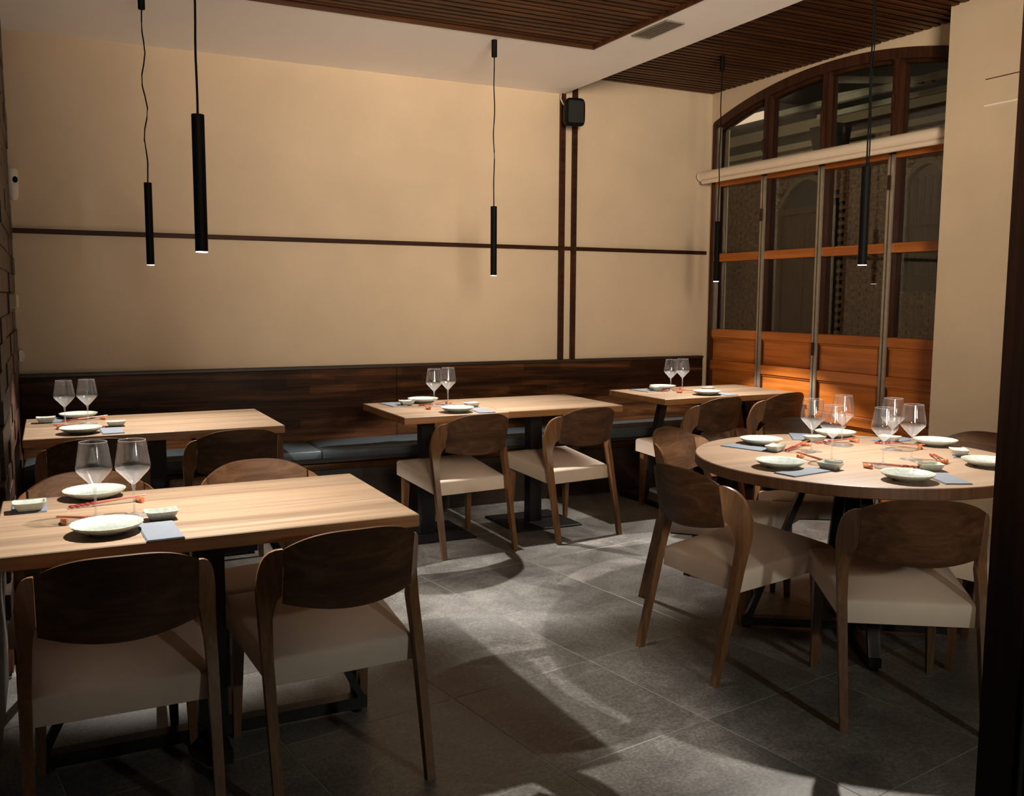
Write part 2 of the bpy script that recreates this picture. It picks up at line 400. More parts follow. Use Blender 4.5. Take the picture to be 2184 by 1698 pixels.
# ------------------------------------------------------------------ arched window wall
win = struct(MB().box(.02, .10, -.05, -.03, 0, 2.72).build('window_1', MAT['frame']))
ti = .065
mb = MB()
for a, b_ in zip(ys[:-1], ys[1:]):
    r0 = [(.0, a, zarch(a)-ti), (.12, a, zarch(a)-ti), (.12, a, zarch(a)), (-.005, a, zarch(a))]
    r1 = [(.0, b_, zarch(b_)-ti), (.12, b_, zarch(b_)-ti), (.12, b_, zarch(b_)), (-.005, b_, zarch(b_))]
    mb.loft([r0, r1])
mb.build('arch_frame', MAT['frame'], win)
mb = MB()
for a, b_ in zip(ys[:-1], ys[1:]):
    mb.loft([[(.03, a, zarch(a)-ti-.022), (.09, a, zarch(a)-ti-.022), (.09, a, zarch(a)-ti), (.03, a, zarch(a)-ti)], [(.03, b_, zarch(b_)-ti-.022), (.09, b_, zarch(b_)-ti-.022), (.09, b_, zarch(b_)-ti), (.03, b_, zarch(b_)-ti)]])
mb.build('arch_bead', MAT['trimwood'], win)
MB().box(-.01, .12, -.065, -.03, 0, zarch(-.05)-.02).build('side_post', MAT['frame'], win)
MB().box(.005, .03, -.095, -.065, 1.16, zarch(-.08)-.06).build('steel_strip', MAT['metal'], win)
mull = [-.63, -1.20, -1.795, -2.40]
for y in mull:
    zt = zarch(y)-.05
    MB().box(.0, .09, y-.028, y+.028, 0, zt).build('mullion', MAT['frame'], win)
    MB().box(-.012, .0, y-.026, y-.004, 0, 2.30).box(-.012, 0, y+.006, y+.022, 0, 2.30).build('steel_strip', MAT['metal'], win)
    MB().box(-.014, .0, y-.017, y+.005, 2.42, zt-.02).build('mullion_bead', MAT['frame'], win)
for y, z in ((-.63, 2.02), (-1.795, 2.13), (-1.20, 1.06), (-1.20, 2.62), (-1.795, 2.62), (-.63, 2.52)):
    MB().tube([(-.018, y+.004, z-.045), (-.018, y+.004, z+.045)], .009, 8).build('hinge', MAT['trimwood'], win)
edges_y = [-.065] + mull
for k in range(4):
    y1 = edges_y[k] - (.0 if k == 0 else .028); y0 = edges_y[k+1] + .028
    def rail(z0, z1, x0=.0, x1=.07, nm='rail'): MB().bbox(x0, x1, y0, y1, z0, z1, .004).build(nm, MAT['door'], win)
    rail(1.695, 1.757); rail(1.10, 1.165); rail(.845, .915); rail(.56, .63); rail(.05, .16)
    rail(2.28, 2.34)
    for z0, z1 in ((.915, 1.10), (.63, .845), (.16, .56)):
        MB().bbox(.022, .05, y0, y1, z0, z1, .004).build('wood_panel', MAT['door'], win)
        MB().bbox(.012, .03, y0, y1, z1-.014, z1, .003).build('panel_bead', MAT['door'], win)
    for z0, z1 in ((1.165, 1.695), (1.757, 2.28)):
        MB().box(.045, .051, y0, y1, z0, z1).build('pane', MAT['pane'], win)
    # upper pane follows the arch
    n = 8; yy = [y1+(y0-y1)*i/n for i in range(n+1)]
    mb = MB()
    rings = [[(.045, y, 2.34), (.051, y, 2.34), (.051, y, zarch(y)-ti-.01), (.045, y, zarch(y)-ti-.01)] for y in yy]
    mb.loft(rings); mb.build('pane', MAT['pane'], win)

# roller blind across the window
bl = thing('roller_blind', 'cream roller blind tube mounted across the arched window', 'blind', (-.12, -1.2, 2.335))
y0b, y1b = -1.13, 1.155
MB().tube([(0, y0b, .022), (0, y1b, .022)], .036, 20).build('roller_tube', MAT['blind'], bl, True, 40)
MB().tube([(0, y1b, .022), (0, y1b+.012, .022)], .040, 20).build('end_cap', MAT['white'], bl, True, 40)
MB().tube([(-.012, y0b, -.028), (-.012, y1b-.03, -.028)], .016, 12).build('bottom_bar', MAT['blind'], bl, True, 40)
MB().box(0, .12, y1b-.03, y1b-.01, .0, .03).build('bracket', MAT['white'], bl)
MB().box(0, .12, y0b+.01, y0b+.03, .0, .03).build('bracket', MAT['white'], bl)

# ------------------------------------------------------------------ bench along the back wall
bench = thing('bench', 'long dark brown wooden wall bench with high panel back', 'bench', (-2.48, -.25, 0))
def bpart(mb, nm, mat, **k):
    o = mb.build(nm, mat, bench, **k); o.location = (2.48, .25, 0); return o
for a, b_ in ((XL+.024, -2.655), (-2.651, -.07)):
    bpart(MB().bbox(a, b_, -.055, -.002, .40, .928, .002), 'back_panel', MAT['bench'])
bpart(MB().bbox(XL+.024, -.07, -.064, -.002, .929, .95, .003), 'cap_rail', MAT['bench_dark'])
bpart(MB().bbox(XL+.024, -.07, -.44, -.056, .375, .405, .003), 'seat_board', MAT['bench_dark'])
bpart(MB().bbox(XL+.024, -.07, -.455, -.435, .335, .373, .003), 'front_rail', MAT['bench'])
bpart(MB().bbox(XL+.024, -.07, -.40, -.37, .0, .334, .003), 'kick_board', MAT['bench_dark'])
cush = [(XL+.026, -3.288, 'left'), (-3.282, -1.66, 'middle'), (-1.654, -.075, 'right')]
for a, b_, nm in cush:
    rings = []
    def rr(i, z): return [(a+i, -.475+i, z), (b_-i, -.475+i, z), (b_-i, -.058-i, z), (a+i, -.058-i, z)]
    mb = MB().loft([rr(.006, .406), rr(0, .414), rr(0, .452), rr(.005, .462), rr(.014, .468), rr(.05, .471)])
    o = mb.build('bench_cushion', MAT['vinyl'], smooth=True, sharp=50)
    tag(o, {'left': 'charcoal seat cushion on the bench, leftmost, behind the back left table', 'middle': 'charcoal seat cushion on the bench, middle, behind the two-part table', 'right': 'charcoal seat cushion on the bench, rightmost, ending at the wooden window wall'}[nm], 'cushion', 'cushions on the wall bench')

# ------------------------------------------------------------------ small wall things
s = thing('motion_sensor', 'white rounded motion sensor high on the wall in the left corner', 'sensor', (-4.903, -.002, 2.02))
rings = []
for z, wd in ((-.088, .006), (-.084, .016), (-.074, .023), (-.055, .027), (.0, .028), (.06, .028), (.083, .027), (.088, .022)):
    rings.append([(wd*math.cos(t), -.020+ (.018*math.sin(t) if math.sin(t) > 0 else .022*math.sin(t)), z) for t in [2*PI*k/16 for k in range(16)]])
MB().loft(rings).build('housing', MAT['white'], s, True, 50)
MB().lathe([(0.001, 0), (.013, 0), (.014, .003), (.001, .004)], 16).build('lens', MAT['lampblack'], s)
l = s.children[-1]; l.rotation_euler = (PI/2, 0, 0); l.location = (.010, -.039, .055); l.scale = (1, 1.3, 1)
MB().lathe([(0.001, 0), (.004, 0), (.004, .003), (.001, .004)], 10).build('indicator', MAT['lampblack'], s)
l = s.children[-1]; l.rotation_euler = (PI/2, 0, 0); l.location = (.012, -.039, .027)
s = thing('wall_switch', 'small white rounded switch low on the wall in the left corner', 'switch', (XL+.034, -.03, 1.055))
MB().bbox(-.010, .012, -.03, .028, -.035, .035, .006).build('switch_plate', MAT['white'], s)
MB().bbox(.011, .016, -.012, .012, -.014, .014, .002).build('rocker', MAT['white'], s)
s = thing('wall_ledge', 'short pale wood ledge on the left wall blocks', 'shelf', (XL+.05, -.75, 1.36))
MB().bbox(-.028, .0, -.25, .2, -.02, .045, .003).build('ledge_board', MAT['stone'], s)

sp = thing('wall_speaker', 'black speaker mounted high over the two vertical strips', 'speaker', (-1.36, -.16, 2.705), math.radians(-12))
rings = []
for y, sc_ in ((-.085, .78), (-.08, .92), (-.06, 1.0), (.02, .86), (.06, .62), (.075, .55)):
    hx, hz = .073*sc_, .098*sc_
    ring = []
    for k in range(24):
        t = 2*PI*k/24; cx_, sz_ = math.cos(t), math.sin(t)
        ex = .38
        ring.append((hx*abs(cx_)**ex*(1 if cx_ >= 0 else -1), y, hz*abs(sz_)**ex*(1 if sz_ >= 0 else -1)))
    rings.append(ring)
MB().loft(rings).build('cabinet', MAT['lampblack'], sp, True, 50)
MB().bbox(-.045, .045, .07, .09, -.05, .05, .003).tube([(0, .085, 0), (.02, .15, 0)], .012).build('bracket', MAT['lampblack'], sp)
MB().bbox(-.055, .055, -.088, -.084, -.075, .075, .002).build('grille', MAT['steel'], sp)
tag(MB().tube([(-1.375, -.02, 2.868), (-1.385, -.03, 2.83), (-1.375, -.05, 2.79), (-1.35, -.075, 2.755)], .0045, 8).build('speaker_cable', MAT['white']), 'short white cable between ceiling and black speaker', 'cable')

v_ = thing('ceiling_vent', 'rectangular metal air vent in the white ceiling beam', 'vent', (-1.70, -1.67, ZS))
mb = MB()
mb.box(-.062, -.05, -.165, .165, -.008, 0).box(.05, .062, -.165, .165, -.008, 0).box(-.05, .05, -.165, -.153, -.008, 0).box(-.05, .05, .153, .165, -.008, 0)
mb.build('frame', MAT['ventmetal'], v_)
MB().box(-.05, .05, -.153, .153, -.0015, -.0005).build('backing', MAT['lampblack'], v_)
for k in range(4):
    x = -.033+k*.022
    MB().box(x-.0045, x+.0045, -.153, .153, -.007, -.002).build('louver', MAT['ventmetal'], v_)

# ------------------------------------------------------------------ post in the right foreground
fp = thing('door_frame_post', 'dark brown wooden door post cutting the right edge of the view', 'post', (-3.07, -4.93, 0))
MB().bbox(-.04, .03, -.012, .064, 0, 2.86, .003).build('jamb', MAT['post'], fp)
MB().box(-.030, .02, -.034, -.012, 0, 2.86).build('glass_edge', MAT['teal'], fp)
MB().bbox(-.04, .05, -.20, -.034, 0, 2.86, .003).build('outer_jamb', MAT['post'], fp)

# ------------------------------------------------------------------ tables
TT = .04
def table_top(nm, x0, x1, y0, y1, parent, mat=None):
    cx_, cy_ = (x0+x1)/2, (y0+y1)/2
    o = MB().bbox(x0-cx_, x1-cx_, y0-cy_, y1-cy_, .75-TT, .75, .003).build(nm, mat or MAT['table'], parent)
    o.data.materials.append(MAT['table_side'])
    for p in o.data.polygons:
        if p.normal.z < .5: p.material_index = 1
    pl = parent.location; o.location = (cx_-pl[0], cy_-pl[1], 0); return o
def base_star(t, half, ang=0., post=.045):
    u = Vector((math.cos(ang), math.sin(ang), 0))
    MB().box(-post, post, -post*.6, post*.6, .03, .71).build('post', MAT['steel'], t)
    MB().beam(u*-half, u*half, .05, .04).build('floor_beam', MAT['steel'], t).location = (0, 0, .035)
    n_ = Vector((-u.y, u.x, 0))
    MB().beam(n_*-.22, n_*.22, .05, .04).build('floor_beam', MAT['steel'], t).location = (0, 0, .035)
    for s_ in (-1, 1):
        MB().beam(u*s_*(half-.01)+Vector((0, 0, .04)), u*s_*.16+Vector((0, 0, .70)), .04, .022).build('strut', MAT['steel'], t)
    MB().box(-.26, .26, -.2, .2, .70, .71).build('top_plate', MAT['steel'], t)
    for s_ in (-1, 1):
        MB().lathe([(.018, 0), (.018, .015)], 12).build('foot', MAT['steel'], t).location = tuple(u*s_*(half-.03))
t = thing('dining_table', 'long oak table front left, nearest the camera', 'table', (-4.34, -3.095, 0), group='oak dining tables')
table_top('tabletop', XL+.03, -3.775, -3.457, -2.735, t); base_star(t, .50)
t = thing('dining_table', 'long oak table at the back left corner by the bench', 'table', (-4.28, -.94, 0), group='oak dining tables')
table_top('tabletop', -4.885, -3.70, -1.33, -.55, t); base_star(t, .50)
for x0, x1, cx_, lab in ((-3.045, -2.412, -2.79, 'left half of the two-part oak table, holding plates and glasses'), (-2.408, -1.622, -2.075, 'empty right half of the two-part oak table by the bench')):
    t = thing('pedestal_table', lab, 'table', (cx_, -.96, 0), group='oak dining tables')
    table_top('tabletop', x0, x1, -1.30 if x0 < -3 else -1.275, -.55, t)
    MB().box(-.04, .04, -.04, .04, .012, .71).build('column', MAT['steel'], t)
    MB().bbox(-.23, .23, -.22, .22, 0, .012, .003).build('base_plate', MAT['steel'], t)
    MB().box(-.2, .2, -.2, .2, .70, .71).build('top_plate', MAT['steel'], t)
t = thing('dining_table', 'oak table in the back right corner beside the wooden window panels', 'table', (-.6, -.77, 0), group='oak dining tables')
table_top('tabletop', -1.185, -.05, -1.105, -.43, t)
for s_ in (-1, 1):
    MB().beam((s_*.52, 0, .012), (s_*.36, 0, .70), .05, .05).build('leg', MAT['steel'], t)
    MB().beam((s_*.52, -.25, .012), (s_*.52, .25, .012), .05, .024).build('floor_beam', MAT['steel'], t)
MB().box(-.45, .45, -.05, .05, .69, .71).build('top_plate', MAT['steel'], t)
# round table
RC = (-1.765, -3.255); RR = .655
t = thing('round_table', 'large round oak table set for six, at the right', 'table', (RC[0], RC[1], 0))
MB().lathe([(RR-.003, .706), (RR, .709), (RR, .747), (RR-.003, .7495)], 96).build('edge_band', MAT['edge'], t, True, 40)
MB().lathe([(RR-.004, .7490), (RR-.004, .7500)], 96).build('tabletop', MAT['roundtop'], t)
MB().lathe([(.06, .02), (.05, .05), (.045, .705)], 4).build('post', MAT['steel'], t)
for k in range(4):
    a = math.radians(147+90*k); u = Vector((math.cos(a), math.sin(a), 0))
    MB().beam(u*.42+Vector((0, 0, .03)), u*.17+Vector((0, 0, .705)), .045, .024).build('strut', MAT['steel'], t)
    MB().beam(Vector((0, 0, .03)), u*.44+Vector((0, 0, .03)), .045, .035).build('floor_beam', MAT['steel'], t)
    MB().lathe([(.018, 0), (.018, .014)], 12).build('foot', MAT['steel'], t).location = tuple(u*.42)

# ------------------------------------------------------------------ chairs
def lean(z): return -.03 + (.78-z)*.20
def curv(x): a = abs(x); return 1.6*a*a + (0.9*(a-.19) if a > .19 else 0)
def ztop(x): return .78 - .047*(abs(x)/.19)**3.0
def zbot(x): return .552 + .024*(x/.19)**2
def make_chair():
    t = thing('dining_chair', 'x', 'chair', (0, 0, 0), 0, 'walnut dining chairs')
    # seat cushion
    n = 14
    def hw(v): return .214 + .026*v
    def yb(v): return .118 + .465*v
    mb = MB(); rings = []
    def ring(i, dz, bottom):
        r = []
        for (u, v) in [(-1+2*k/n, 0) for k in range(n)] + [(1, k/n) for k in range(n)] + [(1-2*k/n, 1) for k in range(n)] + [(-1, 1-k/n) for k in range(n)]:
            z = (.328+.045*v) if bottom else (.407+.050*v + dz)
            x = u*(hw(v)-i); y = yb(v) + (i if v == 0 else (-i if v == 1 else 0))
            if v == 1 : y += .012*(1-u*u)
            r.append((x, y, z))
        return r
    rings = [ring(.0, 0, True), ring(0, -.012, False), ring(.004, -.004, False), ring(.012, .001, False)]
    mb.loft(rings, caps=False)
    # crowned top
    base = len(mb.v) - 4*n
    idx = {}
    per = [(-1+2*k/n, 0) for k in range(n)] + [(1, k/n) for k in range(n)] + [(1-2*k/n, 1) for k in range(n)] + [(-1, 1-k/n) for k in range(n)]
    for k, (u, v) in enumerate(per): idx[(round((u+1)*n/2), round(v*n))] = base+k
    for i in range(1, n):
        for j in range(1, n):
            u = -1+2*i/n; v = j/n; vv = 2*v-1
            z = .408+.050*v + .026*(1-abs(u)**3)*(1-abs(vv)**3)
            idx[(i, j)] = len(mb.v); y = yb(v)
            mb.v.append((u*(hw(v)-.012), .12+.01+(.465-.02)*v, z))
    for i in range(n):
        for j in range(n): mb.f.append((idx[(i, j)], idx[(i+1, j)], idx[(i+1, j+1)], idx[(i, j+1)]))
    mb.f.append(tuple(range(4*n))[::-1])
    mb.build('seat', MAT['seat'], t, True, 42)
    MB().loft([[(-.19, .14, .318), (.19, .14, .318), (.215, .56, .36), (-.215, .56, .36)], [(-.19, .14, .332), (.19, .14, .332), (.215, .56, .374), (-.215, .56, .374)]]).build('seat_frame', MAT['underside'], t)
    # back panel
    nx, nz = 28, 8; th_ = .013; front = []; back = []; f = []
    for i in range(nx+1):
        x = -.188 + .376*i/nx
        for j in range(nz+1):
            z = zbot(x) + (ztop(x)-zbot(x))*j/nz
            y = lean(z)+curv(x); dx = 3.2*x; L = math.sqrt(1+dx*dx)
            back.append((x, y, z)); front.append((x-(-dx/L)*0 - dx/L*th_, y+th_/L, z))
    N = len(back); W_ = nz+1
    for i in range(nx):
        for j in range(nz):
            a = i*W_+j; f.append((a, a+W_, a+W_+1, a+1)); f.append((N+a, N+a+1, N+a+W_+1, N+a+W_))
    for i in range(nx):
        a = i*W_; f.append((a, N+a, N+a+W_, a+W_)); a += nz; f.append((a, a+W_, N+a+W_, N+a))
    for j in range(nz):
        a = j; f.append((a, a+1, N+a+1, N+a)); a = nx*W_+j; f.append((a, N+a, N+a+1, a+1))
    link_mesh('backrest', back+front, f, MAT['chair'], t, True, 35)
    # rear legs with the wing that carries the backrest
    for s_ in (-1, 1):
        secs = []
        # (z, x_inner, x_outer, y_back_inner, y_back_outer, thickness)
        KY = lean(.60)+curv(.238)
        def sec(z, xi, xo, yi, yo, d): secs.append([(s_*xi, yi, z), (s_*xo, yo, z), (s_*(xo-.002), yo+d, z), (s_*(xi+.0), yi+d, z)])
        sec(0, .209, .235, 0, .0, .026)
        for q in (.25, .5, .7):
            z = .60*q; yy = KY*q*.98
            sec(z, .209-.002*q, .235+.003*q, yy-.004, yy, .028+.012*q)
        sec(.52, .203, .2365, KY*.86-.008, KY*.87, .040)
        sec(.575, .196, .238, KY*.90-.035, KY*.965, .034)
        sec(.60, .189, .239, lean(.60)+curv(.19), KY, .024)
        for z, xo in ((.62, .2395), (.65, .2375), (.68, .2325), (.70, .226), (.715, .217), (.726, .205), (.732, .193)):
            sec(z, .189, max(xo, .1905), lean(z)+curv(.189), lean(z)+curv(xo), .014)
        o = MB().loft(secs).build('leg', MAT['leg'], t, True, 30)
    for s_ in (-1, 1):
        x, y = s_*.205, .535
        def sq(cx_, cy_, h, z): return [(cx_-h, cy_-h, z), (cx_+h, cy_-h, z), (cx_+h, cy_+h, z), (cx_-h, cy_+h, z)]
        MB().loft([sq(x+s_*.008, y+.012, .011, 0), sq(x, y, .020, .37)]).build('leg', MAT['leg'], t)
    return t
proto = make_chair()
CH = [
 (-4.625, -3.66, -1, 'walnut chair with beige seat, largest one in the bottom left corner'),
 (-4.03, -3.65, 3, 'walnut chair near front left table, right one of the two nearest the camera'),
 (-4.067, -2.475, 180, 'walnut chair behind the front left table, right one, facing the camera'),
 (-4.66, -2.475, 180, 'walnut chair behind the front left table, left one, behind the wine glasses'),
 (-4.60, -1.62, 0, 'dark walnut chair in front of the back left table, left one, by the wood wall'),
 (-3.97, -1.59, 2, 'dark walnut chair in front of the back left table, right one'),
 (-2.685, -1.525, 5, 'walnut chair at the two-part table, left one, under plates and glasses'),
 (-1.973, -1.50, 6.6, 'walnut chair at the two-part table, right one, under its empty end'),
 (-.90, -1.37, 8, 'walnut chair at the back right table, left one'),
 (-.30, -1.30, 8, 'walnut chair at the back right table, right one, near the wooden window wall'),
 (-2.10, -2.39, 205, 'walnut chair at the left of the round table, showing its lit curved inside'),
 (-2.665, -3.245, -87, 'walnut chair side-on at the front left of the round table'),
 (-2.305, -4.062, -33, 'walnut chair in front of the round table, next to the dark post'),
 (-1.225, -2.35, 149, 'walnut chair at the back of the round table before the wooden panels'),
 (-.80, -3.15, 99, 'walnut chair at the right of the round table against the cream pier'),
 (-1.28, -4.10, 30, 'walnut chair at the round table mostly hidden behind the dark post'),
]
for i, (x, y, a, lab) in enumerate(CH):
    o = proto if i == 0 else copy_tree(proto)
    o.location = (x, y, 0); o.rotation_euler = (0, 0, math.radians(a)); o['label'] = lab

# ------------------------------------------------------------------ tableware
def make_plate():
    fn = lambda a, r, z: 1 + (.010*math.cos(a*26) if r > .07 else 0)
    pr = [(.002, .0), (.050, .0), (.052, .003), (.056, .005), (.075, .012), (.088, .020), (.094, .0265), (.0945, .0285), (.092, .0285), (.086, .0235), (.074, .0165), (.058, .0105), (.04, .008), (.002, .0075)]
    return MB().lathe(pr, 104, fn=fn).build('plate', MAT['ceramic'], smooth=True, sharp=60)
def make_dish():
    def rr(hx, hy, z, c=.22, sag=0):
        pts = []
        for k in range(32):
            t = 2*PI*k/32; cx_, sy_ = math.cos(t), math.sin(t)
            x = hx*abs(cx_)**c*(1 if cx_ >= 0 else -1); y = hy*abs(sy_)**c*(1 if sy_ >= 0 else -1)
            pts.append((x, y, z + sag*(abs(x)/hx)**3*(abs(y)/hy)**3))
        return pts
    return MB().loft([rr(.030, .020, 0), rr(.032, .022, .002), rr(.040, .029, .015), rr(.046, .034, .026, sag=.003), rr(.043, .031, .026, sag=.003), rr(.037, .026, .014), rr(.030, .020, .006)]).build('sauce_dish', MAT['ceramic'], smooth=True, sharp=50)
def make_napkin():
    mb = MB()
    for k in range(3):
        i = .0015*k; mb.bbox(-.049+i, .049-i*.6, -.105+i*.5, .105-i, .0014*k, .0014*k+.0013, .0003)
    return mb.build('napkin', MAT['napkin'])
def make_stick():
    # one chopstick lying along +x: thin tip at 0, twisted handle at the far end
    L = .225; o = thing('chopstick', 'x', 'chopstick')
    MB().tube([(0, 0, .0), (.07, 0, .0), (.145, 0, .0)], [.0016, .0024, .0033], 8).build('shaft', MAT['stick'], o, True, 60)
    rings = []
    for k in range(15):
        x = .145 + (L-.145)*k/14; rr_ = .0034+.0006*math.sin(k*1.6); a0 = k*.6
        rings.append([(x, rr_*math.cos(a0+q*PI/2+PI/4)*1.15, rr_*math.sin(a0+q*PI/2+PI/4)*1.15) for q in range(4)])
    MB().loft(rings).build('handle', MAT['stickhandle'], o)
    return o
def make_rest():
    # small bean-shaped boat rest with raised ends
    rings = []
    for k in range(9):
        u = -1+2*k/8; x = .024*u; wd = .011*math.sqrt(max(.05, 1-.75*u*u)); zt = .012+.006*u*u
        rings.append([(x, -wd*.7, 0.001), (x, wd*.7, 0.001), (x, wd, zt*.7), (x, wd*.55, zt), (x, -wd*.55, zt), (x, -wd, zt*.7)])
    return MB().loft(rings).build('chopstick_rest', MAT['rest'], smooth=True, sharp=50)
def make_glass():
    o = thing('wine_glass', 'x', 'wine glass')
    MB().lathe([(.001, 0), (.044, 0), (.045, .0015), (.030, .0035), (.010, .0065), (.0055, .010), (.001, .0101)], 40).build('foot', MAT['glass_base'], o, True, 60)
    MB().lathe([(.0052, .0095), (.0038, .020), (.0034, .055), (.0040, .080), (.0062, .094)], 14, caps=False).build('stem', MAT['glass_base'], o, True, 60)
    pr = [(.001, .094), (.006, .096), (.013, .102), (.030, .121), (.043, .135), (.049, .1435), (.0505, .150), (.0495, .158), (.046, .180), (.042, .204), (.0380, .227)]
    b_ = MB().lathe(pr, 48, caps=False).build('bowl', [MAT['glass'], MAT['glass_base']], o, True, 80)
    for p in b_.data.polygons:
        if p.center.z < .146: p.material_index = 1
    rm = []
    for k in range(49):
        a = 2*PI*k/48; rm.append((.0380*math.cos(a), .0380*math.sin(a), .2272))
    MB().tube(rm, .0007, 6).build('rim', MAT['glass_base'], o, True, 80)
    return o
pool = {}
def get(kind):
    mk = dict(plate=make_plate, dish=make_dish, napkin=make_napkin, stick=make_stick, rest=make_rest, glass=make_glass)[kind]
    if kind not in pool: pool[kind] = mk(); return pool[kind]
    return copy_tree(pool[kind])
Z = .7505
def put(kind, x, y, rz, label, cat, group, dz=0):
    o = get(kind); o.location = (x, y, Z+dz); o.rotation_euler = (0, 0, rz); tag(o, label, cat, group); return o
def sticks(tip, end, where, group):
    """pair of chopsticks: tips rest on the holder at `tip`, handles at `end`"""
    tip = Vector(tip); end = Vector(end); d = (end-tip).normalized(); n_ = Vector((-d.y, d.x))
    a = math.atan2(d.y, d.x)
    put('rest', tip.x+d.x*.012, tip.y+d.y*.012, a+PI/2+.3, 'orange-brown chopstick rest ' + where, 'chopstick rest', 'chopstick rests')
    for s_, nm in ((-1, 'first'), (1, 'second')):
        o = get('stick')
        st = tip + n_*s_*.0045 - d*.008
        ang = a + s_*.012
        o.location = (st.x, st.y, Z+.0215); o.rotation_euler = (0, math.asin((.0215-.0045)/.23), ang)
        side = ('nearer' if (n_*s_).dot(Vector((-.44, -.9))) > 0 else 'farther')
        tag(o, 'red chopstick, %s of the pair %s' % (side, where), 'chopstick', 'red chopsticks')
def setting(tab, side, plate, dish, nap, st, dish_a=0., nap_a=0., nap_dz=0, dish_dz=0):
    w_ = side + ' ' + tab
    put('plate', plate[0], plate[1], random.uniform(0, 6), 'round pale green ribbed plate ' + w_, 'plate', 'celadon plates')
    put('napkin', nap[0], nap[1], nap_a, 'folded slate blue napkin ' + w_, 'napkin', 'slate blue napkins', nap_dz)
    put('dish', dish[0], dish[1], dish_a, 'small rectangular pale green sauce dish ' + w_, 'dish', 'sauce dishes', dish_dz)
    sticks(st[0], st[1], w_, 'chopsticks')
setting('of the front left table', 'on the far side', (-4.645, -2.80), (-4.83, -2.935), (-4.832, -2.855), ((-4.509, -2.925), (-4.736, -2.945)), .05, .0, dish_dz=.0045)
setting('of the front left table', 'on the near side', (-4.634, -3.305), (-4.482, -3.20), (-4.501, -3.352), ((-4.750, -3.14), (-4.527, -3.205)), .02, .04)
setting('of the back left table', 'on the far side', (-4.635, -.62), (-4.79, -.76), (-4.755, -.665), ((-4.505, -.72), (-4.73, -.76)), .0, .0, dish_dz=.0045)
setting('of the back left table', 'on the near side', (-4.640, -1.215), (-4.475, -1.03), (-4.505, -1.20), ((-4.745, -1.02), (-4.53, -1.06)), .0, .03)
setting('of the two-part table', 'on the far side', (-2.69, -.65), (-2.835, -.76), (-2.90, -.69), ((-2.565, -.795), (-2.79, -.82)), .0, .1, dish_dz=.0045)
setting('of the two-part table', 'on the near side', (-2.68, -1.175), (-2.507, -.985), (-2.532, -1.185), ((-2.80, -.995), (-2.585, -1.02)), .1, -.1)
setting('of the back right table', 'on the far side', (-.80, -.54), (-.92, -.63), (-.99, -.575), ((-.705, -.655), (-.92, -.69)), .0, .1, dish_dz=.0045)
setting('of the back right table', 'on the near side', (-.745, -.975), (-.565, -.76), (-.615, -.985), ((-.855, -.80), (-.64, -.83)), .1, .0)
def rad(x, y): return math.atan2(y-RC[1], x-RC[0])
RS = [('at the left end', (-1.900, -2.835), (-1.975, -3.01), (-2.025, -2.885), ((-1.735, -2.945), (-1.945, -3.04)), 0, .6),
      ('at the front left', (-2.225, -3.315), (-2.075, -3.425), (-2.225, -3.435), ((-2.0, -3.175), (-2.0, -3.41)), .3, 0),
      ('at the front', (-1.985, -3.710), (-1.74, -3.605), (-1.838, -3.752), ((-1.935, -3.465), (-1.735, -3.575)), .0, 0),
      ('at the right by the post', (-1.46, -3.640), (-1.362, -3.435), (-1.31, -3.50), ((-1.585, -3.535), (-1.45, -3.375)), 0, 0),
      ('at the back right', (-1.20, -3.185), (-1.325, -3.04), (-1.245, -3.00), ((-1.345, -3.24), (-1.405, -3.04)), 0, 0),
      ('at the back', (-1.42, -2.805), (-1.62, -2.875), (-1.575, -2.745), ((-1.45, -2.965), (-1.66, -2.925)), 0, 0)]
for side, pl, di, na, st, da, na_ in RS:
    r = rad(*pl); on = (Vector(di)-Vector(na)).length < .12
    d_ = Vector(st[1])-Vector(st[0])
    setting('of the round table', side, pl, di, na, st, math.atan2(d_.y, d_.x)+da, r+PI/2+na_*0, dish_dz=.0045 if on else 0)
GL = [(-4.654, -3.112, 'left wine glass on the front left table'), (-4.549, -3.120, 'right wine glass on the front left table'),
      (-4.702, -.90, 'left wine glass on the back left table'), (-4.597, -.88, 'right wine glass on the back left table'),
      (-2.71, -.89, 'left wine glass on the two-part table'), (-2.60, -.84, 'right wine glass on the two-part table'),
      (-.855, -.71, 'left wine glass on the back right table'), (-.74, -.69, 'right wine glass on the back right table'),
      (-1.842, -3.085, 'leftmost of the six wine glasses on the round table'), (-1.937, -3.295, 'front wine glass of the left three on the round table'),
      (-1.605, -3.025, 'back wine glass of the left three on the round table'), (-1.813, -3.443, 'front wine glass of the right three on the round table'),
      (-1.492, -3.200, 'back wine glass of the right three on the round table'), (-1.612, -3.408, 'rightmost of the six wine glasses on the round table')]
for x, y, lab in GL: put('glass', x, y, 0, lab, 'wine glass', 'wine glasses')

